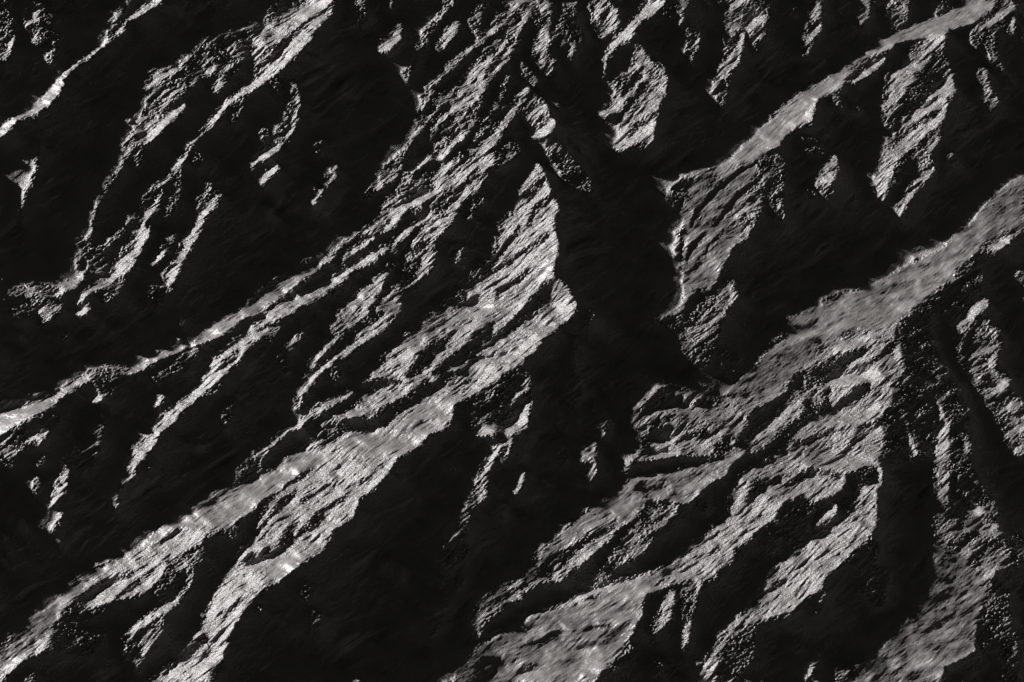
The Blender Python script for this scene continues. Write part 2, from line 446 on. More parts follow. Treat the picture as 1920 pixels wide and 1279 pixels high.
7: (0, 852, """
P .24 1420,20 1470,0 1450,110 1390,140 1340,130 1320,170 1360,70
S .6 6 1470,20 1440,110
S .6 6 1420,30 1370,80 1330,160
P .5 740,-5 815,-5 770,60 740,130 700,150 660,230 650,320 640,250 690,140 710,60
S .8 14 745,110 700,140
S .35 14 240,10 210,70
S .2 16 390,50 380,100
P .35 380,110 370,200 330,240 280,290 290,240 340,150
S .15 16 210,120 180,240
S .12 24 160,300 80,440 30,560
S .28 12 350,310 320,400 290,450
S .2 12 340,480 320,520
S .15 10 400,10 480,60
P .65 1650,-5 1920,-5 1920,400 1880,420 1830,510 1800,550 1700,610 1620,670 1560,720 1500,740 1380,860 1320,960 1270,1060 1250,1150 1150,1290 0,1290 0,1090 80,1010 180,920 320,830 380,770 460,690 500,680 560,630 680,590 800,510 870,440 930,380 1010,360 1090,280 1170,250 1230,200 1300,185 1370,175 1450,130 1560,60
P .45 0,1090 180,930 320,840 320,960 180,1090 0,1200
P .02 1780,70 1700,100 1620,150 1580,200 1480,250 1400,330 1280,400 1160,450 1110,500 1040,550 1000,590 930,640 910,690 850,740 760,790 650,810 600,850 500,860 420,830 350,900 320,980 260,1070 150,1140 60,1220 0,1290 830,1290 900,1230 1000,1130 1080,1040 1130,950 1170,870 1220,770 1280,680 1340,560 1400,500 1450,450 1500,390 1560,320 1630,260 1680,210 1620,220 1560,260 1520,320 1480,380 1440,430 1430,400 1480,330 1560,230 1650,170 1740,110
P .35 1140,490 1150,550 1090,640 1080,700 1040,780 980,850 940,900 870,900 760,1000 700,1080 690,1070 760,970 900,830 1000,790 1060,700 1060,600 980,640 1000,580 1080,560 1110,500
S .85 26 1000,820 900,880 800,950 740,1000
S .7 18 1060,600 980,660
S .6 12 1080,690 1050,760
P .38 930,900 910,990 850,1060 790,1150 760,1240 750,1230 770,1140 740,1110 820,1020 880,950
S .5 14 740,1000 700,1080 700,1170
S .68 18 910,990 860,1040 800,1130
P .12 350,900 480,860 620,860 500,950 600,1000 500,1150 300,1100 200,1150 250,1090
S .5 24 280,1080 180,1130
S .5 14 190,1220 150,1290
P .25 1160,460 1350,370 1330,450 1300,490 1280,430 1200,470
P .2 900,690 1000,640 980,740 880,790 860,860
P .28 430,790 620,690 760,640 820,610 880,590 720,690 600,770 540,790 480,840 350,920 340,890
S 1 46 700,720 620,780 540,820
S .8 26 880,710 780,770 680,800
S .1 16 960,580 860,650 760,720 660,800
S .12 10 1000,420 900,500 850,530
S .2 12 1270,210 1200,260 1090,320
S .75 24 290,1000 200,1080
S .82 18 1080,400 1010,400
S .82 30 1160,370 1100,340
P .1 1900,110 1800,200 1700,240 1680,290 1780,230 1900,150
P .14 1690,370 1620,400 1570,510 1480,530 1400,560 1360,630 1450,610 1560,570 1620,520 1660,430
S .08 20 1920,250 1820,320 1750,380 1660,470
S .98 16 1500,600 1420,630 1350,655
S .7 12 1400,530 1300,660
P .07 1170,1010 1180,1030 1120,1120 1000,1170 920,1250 900,1250 1000,1130 1080,1060
P .1 1250,990 1170,1080 1100,1170 1160,1130
S .9 36 1160,1180 1060,1210 960,1250
S .22 10 1380,800 1250,900
S .22 10 1440,770 1330,850 1230,960
S .22 22 1240,1170 1180,1270
S .35 26 1450,860 1460,880
S .28 28 1740,740 1710,820
S .14 20 1790,880 1760,1010
S .9 10 500,675 470,690
K .35 1650,-5 1920,-5 1780,70 1600,170 1400,320 1200,400 1000,420 800,540 500,710 350,880 180,1100 0,1250 0,1090 180,920 380,770 500,680 680,590 800,510 930,380 1090,280 1230,200 1370,175 1450,130
K .3 1500,600 1780,540 1620,670 1520,700
"""),
8: (640, 852, """
P .65 0,-5 330,-5 260,110 190,190 100,250 70,350 0,390
S .15 12 60,210 0,250
S .15 10 160,120 60,180
P .38 810,60 870,-5 830,100 820,210 770,260 720,330 710,430 640,470 580,520 570,490 640,440 700,320 750,230
S .65 18 860,10 820,80
S .65 22 810,200 740,270
P .15 580,520 700,450 710,600 680,720 620,780 590,880 540,950 500,1050 490,1110 480,1060 550,870 550,650
S .4 16 680,700 620,770
S .25 18 580,860 520,980
S .55 20 1015,100 990,170 970,240
S .25 18 920,10 915,50
S .35 22 900,290 885,370
P .35 1320,-5 1430,-5 1410,100 1370,190 1350,170 1380,90 1330,50
S .12 26 340,620 310,690
P .52 1560,-5 1920,-5 1860,20 1730,30 1640,50 1610,100 1580,120 1570,60
P .02 1590,120 1640,40 1760,30 1920,0 1920,60 1760,110 1640,140
S .92 14 1900,0 1740,15
P .52 1920,80 1800,110 1620,140 1560,200 1460,280 1400,300 1300,380 1220,460 1110,540 1060,630 1000,710 940,745 870,740 760,850 740,1060 790,1070 740,1130 650,1230 620,1290 1920,1290 1920,80
P .3 870,740 760,850 740,900 800,880 860,800
P .02 1730,260 1700,300 1630,380 1550,420 1500,490 1430,540 1370,600 1310,640 1240,710 1150,720 1080,740 1020,790 960,820 880,890 810,960 770,1040 740,1060 790,1060 850,1040 900,1000 990,960 1100,890 1240,860 1340,800 1500,750 1700,690 1800,640 1920,560 1920,270
P .42 1780,270 1900,290 1870,370 1800,430 1740,500 1700,560 1560,620 1480,700 1410,760 1420,700 1500,620 1560,530 1600,420 1700,370 1720,300
S .05 8 1560,590 1480,680
S .05 8 1640,600 1570,660
S 1 16 1730,680 1600,720 1460,765 1340,800 1240,850
S .92 14 1190,880 1080,900 990,960
S .88 12 890,1010 840,1050
S .92 12 1010,800 940,830
P .18 1260,540 1180,540 1140,610 1080,690 1150,690 1200,620 1260,580
S .1 22 1520,415 1400,470 1290,540 1230,640
S .9 8 1420,300 1510,320 1600,380
P .35 1690,170 1800,160 1880,200 1860,250 1760,260 1700,220
S .1 10 1680,190 1710,240 1790,265
S .85 12 1640,140 1800,130
P .08 1290,990 1190,990 1110,1040 1050,1060 940,1110 1060,1080 1140,1060 1250,1010
P .08 1520,960 1400,960 1340,1010 1300,1010 1390,990 1480,975
S .15 16 1440,1060 1310,1090
S .15 12 1630,930 1540,1020 1450,1080
S .2 16 900,1150 780,1170
S .25 22 1100,1180 980,1230
S .85 14 1220,940 1270,990
S .75 44 1120,1240 1000,1260
S .75 70 1450,1150 1350,1220
P .35 740,1130 650,1230 620,1290 800,1290 800,1150
P .1 1920,720 1800,760 1720,780 1690,830 1690,900 1650,970 1640,1010 1590,1080 1560,1140 1460,1220 1420,1290 1920,1290
S .5 44 1860,780 1820,900 1760,1000
S .35 40 1620,1080 1520,1200
S .35 30 1780,1150 1780,1290
K .25 1920,80 1620,140 1460,280 1400,300 1600,380 1730,260 1920,260
K .5 1400,300 1220,460 1060,630 1000,710 1080,700 1300,500 1500,330
K .3 1700,690 1460,800 1100,910 850,1050 650,1230 620,1290 1400,1290 1640,1010 1690,830 1800,760
"""),
9: (1280, 852, """
P .62 0,80 360,-5 1090,-5 1110,60 1130,130 1090,220 1090,380 1060,460 960,540 890,620 800,690 780,760 700,800 610,890 480,930 360,950 290,1000 250,1080 200,1130 170,1290 0,1290
P .02 350,-5 530,-5 460,50 380,90 310,170 280,190 260,300 210,380 130,460 60,490 0,540 0,280 60,260 110,200 170,150 230,130 270,60
P .25 90,260 130,270 130,330 60,300
P .07 640,240 590,260 530,320 520,370 430,410 370,480 290,530 280,600 190,660 180,690 110,710 80,800 50,880 30,1050 0,1120 0,1290 90,1290 110,1190 200,1060 300,940 370,870 430,800 470,720 540,620 620,560 700,480 800,450 860,380 940,320 900,200 760,260
P .24 660,250 770,260 700,370 650,470 560,480 560,400 600,330
P .22 500,430 540,430 520,540 470,560
P .04 910,110 1080,50 1040,120 980,220 950,320 870,400 780,430 680,480 560,600 640,520 680,420 720,350 760,290 810,240 880,240 900,180
P .65 860,270 870,320 830,390 730,410 780,330
P .28 980,110 1080,70 1100,150 1040,180
P .12 900,110 720,70 640,110 580,170 560,200 650,160 760,100 830,130 870,130
P .15 540,120 400,150 350,250 380,260 450,190 540,160
S .85 50 1050,20 850,60
S .78 28 400,90 320,160
S .85 34 880,470 780,490
S .85 20 640,580 580,610
S .2 12 620,700 540,720 480,770
S .2 10 410,370 330,390
S .2 14 210,510 140,570
P .25 0,700 60,700 80,760 40,850 0,900
P .18 0,830 40,850 30,950 0,1000
P .14 1060,460 1100,560 1090,640 1160,650 1150,740 1110,870 1010,800 1000,620 900,620
S .35 28 1060,620 1030,720 1040,800
S .45 14 1150,680 1110,860
P .3 1100,480 1090,600 1020,600
P .22 610,890 560,930 440,960 400,1010 410,1080 370,1180 280,1290 170,1290 200,1130 260,1040 320,960 460,930
P .05 440,990 600,900 780,800 780,1290 380,1290 430,1100
S .2 14 800,800 740,920
S .25 14 630,1040 640,1110
S .3 10 760,1110 740,1210 700,1270
P .46 1420,330 1480,350 1620,300 1750,270 1780,330 1740,360 1760,420 1820,450 1830,560 1880,600 1760,660 1720,750 1680,850 1650,950 1650,1090 1560,1150 1470,1190 1450,1290 880,1290 870,1200 1000,1190 1100,1130 1200,1010 1320,880 1400,760
P .45 1430,-5 1510,-5 1500,80 1500,250 1480,350 1430,340 1410,100
P .2 1500,-5 1600,-5 1640,100 1700,230 1740,260 1600,300 1490,340 1500,150
P .1 1500,100 1560,100 1540,250 1490,340
P .1 1760,360 1620,440 1560,480 1500,520 1600,500 1700,430
P .1 1820,440 1700,500 1620,570 1590,640 1640,600 1740,520 1830,480
S 1 30 1690,320 1640,325
S .72 36 1760,400 1680,440
S .7 30 1750,640 1700,700
P .3 1920,440 1870,430 1820,480 1830,600 1880,620 1920,580
P .06 1720,760 1830,640 1920,600 1920,1290 1450,1290 1470,1190 1640,1100 1650,950
P .28 1720,760 1780,720 1830,800 1850,950 1880,1030 1900,1290 1820,1290 1780,1100 1700,1100 1660,1000 1660,900
S .8 10 1640,1100 1480,1185
P .35 870,1200 960,1200 1000,1240 960,1290 880,1290
S .2 8 1640,880 1500,930 1400,980
S .2 8 1540,690 1450,760
S .2 8 1560,1100 1420,1090
S .2 8 1660,800 1520,850
K .25 1400,500 1600,600 1720,750 1650,950 1650,1090 1450,1290 880,1290 1000,1190 1200,1010 1400,760
K .5 0,80 360,-5 300,120 110,200 0,270
"""),
# close tracings of the gullied slopes in the middle, eight times enlarged
10: (760, 0, """
P 0 1680,190 1600,260 1480,380 1340,480 1220,540 1150,650 1030,710 920,790 880,850 800,950 700,1060 640,1090 560,1160 500,1285 760,1285 860,1180 950,1050 1080,940 1220,830 1300,720 1330,660 1420,590 1540,470 1640,330 1720,230 1740,170
S .3 20 1220,720 1150,800
S .05 30 1560,480 1430,620 1340,740 1290,850
S .07 34 1640,560 1560,640 1480,780 1340,900 1240,1060 1190,1160
P .05 1820,60 1760,130 1720,240 1640,290 1660,240 1760,110
S .1 16 1500,220 1250,420 1100,560
S .88 30 1340,460 1250,500
S .88 26 1000,720 930,770
S .85 34 1060,1020 960,1070
P .38 700,0 560,160 510,320 470,370 340,420 310,540 300,620 210,740 170,680 250,540 290,440 400,330 500,260 560,120 600,0
""", 8),
11: (720, 160, """
P .08 700,140 640,270 560,430 620,520 700,440 780,370 760,300 820,120 900,180 950,90 1050,-5 730,-5
S .55 16 700,20 640,170 610,300 550,470 510,600
P 0 900,250 830,330 760,440 640,560 520,670 400,850 330,960 280,1100 220,1285 420,1285 600,1130 690,1030 720,950 690,850 700,700 780,540 900,430 1000,340 1140,270 1000,300 960,280 1050,170 950,240
S .65 18 780,380 640,530 500,690 390,830
P .04 900,510 820,620 740,730 700,830 760,860 850,700 900,560
P .04 960,440 1050,400 1130,350 1080,450 1030,560 930,640 900,620 960,500
S .05 26 1190,310 1080,460 960,640
S .05 22 1330,330 1240,440 1170,600 1070,690
S .06 20 1390,230 1350,350 1240,560
S .05 30 1290,60 1180,180 1060,270
S .05 26 1120,40 1000,200
P 0 1540,40 1490,130 1440,280 1380,430 1340,560 1250,700 1180,820 1080,880 1020,940 960,1040 900,1130 780,1200 720,1285 820,1285 950,1150 1100,1080 1200,980 1320,870 1380,780 1480,600 1560,500 1620,330 1660,200 1760,80 1830,-5 1560,-5
S .38 40 1800,30 1700,200 1660,380 1600,480 1540,620 1420,740
P 0 1840,60 1760,250 1700,400 1680,520 1600,640 1560,720 1700,640 1780,500 1880,340 1918,250 1918,0 1860,0
S .3 22 1820,260 1700,560 1600,700
P .03 1040,770 900,880 840,960 760,1020 700,1090 690,1180 760,1180 860,960 940,900
S .92 34 1180,770 1120,820
S .88 40 900,1050 800,1130
S .15 30 1380,1040 1230,1110 1130,1190
S .8 24 1710,700 1740,780
""", 8),
12: (660, 300, """
P .35 720,20 690,180 620,310 500,360 340,460 290,430 420,310 560,150 680,0
S .8 28 480,350 340,440
P 0 740,150 870,180 760,330 650,480 520,600 430,740 300,900 230,1000 0,1150 0,700 200,620 330,470 500,400 620,330
S .7 20 1140,0 900,180
S .65 18 900,190 820,270 760,350 650,500 520,610 460,720
P 0 940,200 900,260 840,340 740,400 720,480 850,400 1000,330 1150,230 1280,130 1480,30 1400,0 1160,0
S .6 26 1130,100 1080,210
S .5 20 900,240 850,330
S .75 18 1150,260 1000,340 840,400 700,520 560,650 460,740 380,820 300,930 220,1000 0,1160
P .13 880,410 1130,290 1220,300 1130,420 1020,520 900,600 780,640 700,640 800,500
P .04 1160,400 1080,470 1040,520 1150,520 1280,440 1300,400
P 0 780,850 920,720 1000,680 1160,650 1200,560 1260,580 1180,740 1100,860 1000,930 850,1000 740,1090 640,1180 570,1285 260,1285 330,1160 420,1080 560,1060 650,930
S .5 36 1050,690 930,820
S .82 60 720,830 600,960 480,1060
S .6 50 440,950 300,1090 140,1260
S 0 28 560,900 480,980 380,1080 250,1260
P .05 1250,840 1380,780 1560,600 1700,400 1740,280 1660,360 1500,540 1360,690 1260,740 1200,800
S .04 30 1500,400 1420,500 1340,600 1240,720
S .04 24 1900,140 1760,260 1700,360
P .04 900,1000 1080,960 1180,920 1100,1000 980,1080 860,1200 800,1285 700,1285 880,1120
S .04 26 1420,830 1180,930
S .04 26 1300,1000 1100,1120 980,1260
S .95 56 1380,900 1240,980
S .88 44 900,640 700,730
S .88 36 1130,880 900,1000 700,1130
P 0 1640,640 1600,760 1540,860 1500,940 1360,1080 1250,1200 1220,1285 1918,1285 1918,440 1750,560
S .45 26 1880,590 1800,760
S .9 34 1800,820 1740,880
""", 8),
13: (560, 440, """
P 0 900,10 780,90 640,160 560,260 480,370 340,470 130,640 60,670 0,740 0,950 160,860 330,760 520,640 700,520 640,480 660,420 700,380 780,260 830,200 950,120 1080,40 1130,0
S .92 44 1110,40 960,160 800,240
S .6 20 800,260 650,420
P 0 1000,180 1120,60 1200,0 1400,0 1380,130 1180,220 1040,300 900,420 760,500 680,480 780,340 900,230
P 0 980,480 830,520 760,580 640,700 480,800 350,900 200,960 0,1110 0,1285 540,1285 580,1170 700,1050 850,900 960,830 1080,720 1200,620 1330,530 1400,440 1540,380 1480,250 1370,200 1250,330 1120,400
S .95 22 760,580 640,690 480,800 340,900 100,1050
P 0 1540,440 1480,520 1380,590 1290,720 1240,800 1230,880 1150,960 1050,1060 1040,1180 940,1285 1180,1285 1300,1140 1180,1140 1130,1130 1250,1000 1360,880 1500,740 1560,640 1600,500 1700,400 1560,400
S .98 60 1120,980 960,1080
S .95 40 960,900 760,1020
S .95 34 640,1150 580,1210
S .9 36 1400,860 1300,950
S .85 40 1230,1090 1150,1150
P .15 1400,140 1640,70 1560,240 1520,330 1400,290
S .04 28 1640,100 1560,250 1500,330
S .04 34 1900,200 1800,400 1700,620 1640,740
S .04 28 1830,140 1700,230 1580,380
P 0 1918,560 1860,620 1780,760 1660,800 1540,880 1500,1000 1560,1080 1500,1180 1440,1285 1918,1285
""", 8),
14: (820, 680, """
P 0 520,0 400,70 200,200 110,250 100,350 0,420 0,896 880,896 1080,740 1100,560 1190,500 1160,380 1110,300 1100,0
P .17 540,60 400,80 230,200 200,400 330,450 380,500 450,430 540,440 560,230
S .6 26 545,90 530,140 440,230
S .45 24 360,110 310,180 230,270
S .5 26 380,240 300,320 230,390
P .85 215,430 270,380 350,370 355,420 300,435 250,440
P .6 570,220 560,260 540,330 545,390 500,410 440,430 400,430 400,400 470,350 500,300 530,250
S .88 30 530,340 470,380 410,420
P .55 460,430 440,490 380,520 350,570 310,630 290,700 240,730 250,680 290,590 340,540 380,480
S .8 20 370,500 330,570 290,640
P .42 300,710 290,790 250,820 200,890 180,870 220,780 250,730
S .7 16 290,780 240,830
S .35 22 430,520 400,590
S .55 24 515,640 500,710 460,800
S .25 20 395,850 380,890
S .16 30 820,20 810,50
S .16 60 820,120 810,220
S .3 24 1020,100 1010,170
P .3 920,250 960,240 1000,310 1020,320 1020,400 990,470 960,440 930,330
S .6 22 1010,330 980,400 990,440
P .65 955,465 955,550 920,600 850,610 830,590 860,530 900,490
S .45 34 940,600 920,680 870,740
S .3 26 865,350 890,410
S .2 30 745,360 740,400
S .2 34 750,500 750,610
S .15 20 640,690 625,705
S .14 20 90,620 75,640
P .15 1090,150 1200,80 1300,90 1180,220 1140,330 1110,260
S .8 26 1310,150 1240,220 1160,300
""", 3.2),
15: (0, 780, """
P 0 20,190 230,20 450,10 560,0 1130,0 1000,180 880,330 800,560 820,700 1100,760 950,896 14,896
P .2 20,190 120,70 240,10 420,0 420,60 360,80 290,190 180,230 60,330 20,300
P .92 350,90 320,140 280,170 240,165 180,190 190,160 240,135 300,110
S .7 14 290,140 260,200
S .5 18 310,20 240,80
S .4 18 410,10 370,50 360,90
S .35 14 90,320 60,345
S .5 18 310,270 265,350
S .18 26 260,430 240,560
S .12 16 150,710 90,820
P .15 440,260 560,240 700,40 740,60 700,200 640,340 560,380 470,350
S .5 18 710,70 660,130
S .85 22 690,180 640,215 585,250
S .6 18 685,240 640,275
S .5 30 495,310 510,340
S .6 26 475,380 420,470
S .75 22 465,470 400,550 345,630
S .35 12 440,660 410,740 350,830
S .2 14 425,870 410,890
P .62 1250,0 1200,60 1120,110 1090,190 1030,250 940,340 940,420 880,440 830,520 810,600 800,590 820,510 870,430 870,370 910,290 930,210 1000,180 1080,80 1130,0
S .85 22 1100,130 1010,250 930,340
S .9 14 930,420 880,435
S .7 12 860,460 810,550 810,610 815,660
S .2 10 1045,330 1045,400
""", 3.735),
16: (1620, 600, """
P .14 280,40 340,0 540,0 560,200 640,260 760,240 850,400 960,600 1050,780 1120,896 720,896 130,896 170,740 260,660 270,540 350,460 330,300
P .04 560,0 740,0 750,200 800,330 940,560 1120,830 1180,896 900,896 800,600 640,330 580,230
S .22 26 370,40 380,90
S .3 24 530,100 570,200
S .3 34 590,400 630,560
S .5 26 620,520 640,580
S .55 34 620,690 650,800 700,890
S .5 30 290,740 310,810
S .3 26 870,740 860,790
S .3 24 375,500 375,560
P .42 770,60 940,0 1040,10 1110,100 1170,160 1120,230 1120,330 1080,450 1210,470 1200,540 1120,620 1240,600 1344,700 1344,896 1180,896 1060,740 940,560 860,420 830,330 750,220
P .78 760,60 820,0 940,0 900,40 850,30 800,60
S .1 40 900,100 860,230 810,300
S .1 26 1080,290 1000,330
S .1 34 1060,460 1000,520
S .65 30 1050,240 900,290
S .75 30 1110,300 1000,400
S .85 44 1210,500 1130,570
S .08 36 1230,570 1140,660 1100,760
S .8 26 1100,100 1070,110
S .7 30 1230,700 1210,750
""", 4.48),
}
W,H=960,640   # brightness raster, half of 1920x1280
def raster():
    I=np.zeros((H,W),np.float32); K=np.ones((H,W),np.float32)
    def poly(pts,val,I=I):
        p=np.array(pts,float)/2
        x0,y0=np.floor(p.min(0)).astype(int)-1; x1,y1=np.ceil(p.max(0)).astype(int)+1
        x0=max(x0,0);y0=max(y0,0);x1=min(x1,W);y1=min(y1,H)
        if x1<=x0 or y1<=y0: return
        yy,xx=np.mgrid[y0:y1,x0:x1].astype(float); xx+=.5; yy+=.5
        ins=np.zeros(xx.shape,bool); q=np.roll(p,-1,0)
        for (ax,ay),(bx,by) in zip(p,q):
            if ay==by: continue
            c=((ay>yy)!=(by>yy))&(xx<(bx-ax)*(yy-ay)/(by-ay)+ax); ins^=c
        I[y0:y1,x0:x1][ins]=val
    def stroke(pts,val,w):
        p=np.array(pts,float)/2; r=w/4
        x0,y0=np.floor(p.min(0)-r).astype(int)-1; x1,y1=np.ceil(p.max(0)+r).astype(int)+1
        x0=max(x0,0);y0=max(y0,0);x1=min(x1,W);y1=min(y1,H)
        if x1<=x0 or y1<=y0: return
        yy,xx=np.mgrid[y0:y1,x0:x1].astype(float); xx+=.5; yy+=.5
        d=np.full(xx.shape,1e9); n=len(p)-1
        for i,(a,b) in enumerate(zip(p[:-1],p[1:])):
            ab=b-a; t=np.clip(((xx-a[0])*ab[0]+(yy-a[1])*ab[1])/max(ab@ab,1e-6),0,1)
            dd=np.hypot(xx-a[0]-t*ab[0],yy-a[1]-t*ab[1])
            s=(i+t)/n; taper=.45+.55*np.sin(np.pi*np.clip(s,.02,.98))**.6
            d=np.minimum(d,dd/taper)
        k=np.clip((r-d)/1.2+.5,0,1); sub=I[y0:y1,x0:x1]; sub[:]=sub*(1-k)+val*k
    for sheet in SHEETS.values():
        ox,oy,txt=sheet[:3]; z=sheet[3] if len(sheet)>3 else 3.0
        pts_=lambda f:[(ox+float(a)/z,oy+float(b)/z) for a,b in (s.split(',') for s in f)]
        for ln in txt.strip().split('\n'):
            f=ln.split()
            if f[0]=='P': poly(pts_(f[2:]),float(f[1]))
            elif f[0]=='K': poly(pts_(f[2:]),float(f[1]),K)
            else:
                v=float(f[1]); stroke(pts_(f[3:]),v,float(f[2])*(1.9 if v<.15 else 1.45)/z)
    return I,K
# ------------------------------------------------------------------ relief
# ground frame: 1 unit = 20 traced px; x right, y up; z height
NX,NY=1400,1046
GX,GY,YC=107.0,80.0,3.0
DX=GX/NX; DY=GY/NY
def project(x,y,z):
    """position of a ground point on the traced sheets (an aerial view, relief displacement included)"""
    ca,sa=math.cos(TILT),math.sin(TILT)
    rx=x-CAM[0]; ry=y-CAM[1]; rz=z-CAM[2]
    d=ry*sa-rz*ca; v=ry*ca+rz*sa
    f=DIST*20
    return 960+f*rx/d, 639.5-f*v/d
rng=np.random.default_rng(11)
ky=np.fft.fftfreq(NY,DY)*2*np.pi; kx=np.fft.rfftfreq(NX,DX)*2*np.pi
KX,KY=np.meshgrid(kx,ky)
def spec(n): return np.fft.irfft2(n,s=(NY,NX))
def band(wl,ang=0.,asp=1.,bw=.45):
    """band-passed noise, unit rms; wl = wavelength across, stretched asp times along ang"""
    c,s=math.cos(ang),math.sin(ang)
    ka=(KX*c+KY*s)*asp; kb=-KX*s+KY*c
    k=np.sqrt(ka*ka+kb*kb)+1e-9
    F=np.exp(-(np.log(k*wl/(2*np.pi))/bw)**2/2)
    n=spec(np.fft.rfft2(rng.standard_normal((NY,NX)))*F)
    return (n/n.std()).astype(np.float32)
DEBUG=False
def blur_map(a):
    for _ in range(5):
        a=(a+np.roll(a,1,0)+np.roll(a,-1,0)+np.roll(a,1,1)+np.roll(a,-1,1))/5
    return a
def blur(a,r): return spec(np.fft.rfft2(a)*np.exp(-(KX**2+KY**2)*r*r/2))
xs=(np.arange(NX)+.5)*DX-GX/2; ys=(np.arange(NY)+.5)*DY-GY/2+YC
X,Y=np.meshgrid(xs,ys)
def bil(A,px,py):
    h,w=A.shape
    px=np.clip(px,0,w-1.001); py=np.clip(py,0,h-1.001)
    i=px.astype(int); j=py.astype(int); a=(px-i).astype(np.float32); b=(py-j).astype(np.float32)
    return (A[j,i]*(1-a)+A[j,i+1]*a)*(1-b)+(A[j+1,i]*(1-a)+A[j+1,i+1]*a)*b
ST=DX/SL[0]            # path length per column along the sun's path
SH=-SL[1]/SL[0]*DX/DY   # rows moved per column
def upstream(prev):
    i=int(SH); f=SH-i
    p=np.concatenate([prev,np.repeat(prev[-1:],i+1)])
    return p[i:i+NY]*(1-f)+p[i+1:i+1+NY]*f
def downstream(nxt):
    i=int(SH); f=SH-i
    p=np.concatenate([np.repeat(nxt[:1],i+1),nxt])
    return p[1:1+NY]*(1-f)+p[0:NY]*f
def runs(dark):
    A=np.zeros((NY,NX),np.float32); B=np.zeros((NY,NX),np.float32)
    p=np.zeros(NY)
    for c in range(NX):
        p=(upstream(p)+ST)*dark[:,c]; A[:,c]=p
    p=np.zeros(NY)
    for c in range(NX-1,-1,-1):
        p=(downstream(p)+ST)*dark[:,c]; B[:,c]=p
    L=A+B+1e-6
    return A/L,L
def slope_of(I):
    """rise along the sun's path for a traced brightness value"""
    return np.where(I<.45, -TE+.3375*(np.clip(I,0,1)/.45)**2-.035*np.exp(-(I/.13)**2), -TE+.3375+(I-.45)*1.55)
def integrate(g):
    m=g.mean()
    kl=KX*SL[0]+KY*SL[1]; kp=-KX*SL[1]+KY*SL[0]
    h=spec((-1j*kl)*np.fft.rfft2(g-m)/(kl*kl+.03*kp*kp+.0012))
    return h+m*(X*SL[0]+Y*SL[1])
def shadow(h):
    """height of the shade's top over every point"""
    S=np.full((NY,NX),-1e9,np.float32); p=np.full(NY,-1e9)
    for c in range(NX):
        S[:,c]=upstream(p)-TE*ST; p=np.maximum(S[:,c],h[:,c])
    return S
def shade(h):
    gy,gx=np.gradient(h,DY,DX)
    nz=1/np.sqrt(1+gx*gx+gy*gy)
    nl=(gx*SL[0]+gy*SL[1])*math.cos(SUN_EL)*nz+math.sin(SUN_EL)*nz
    S=shadow(h)
    return np.clip(nl,0,None)*np.clip((h-S)/.03+.5,0,1)
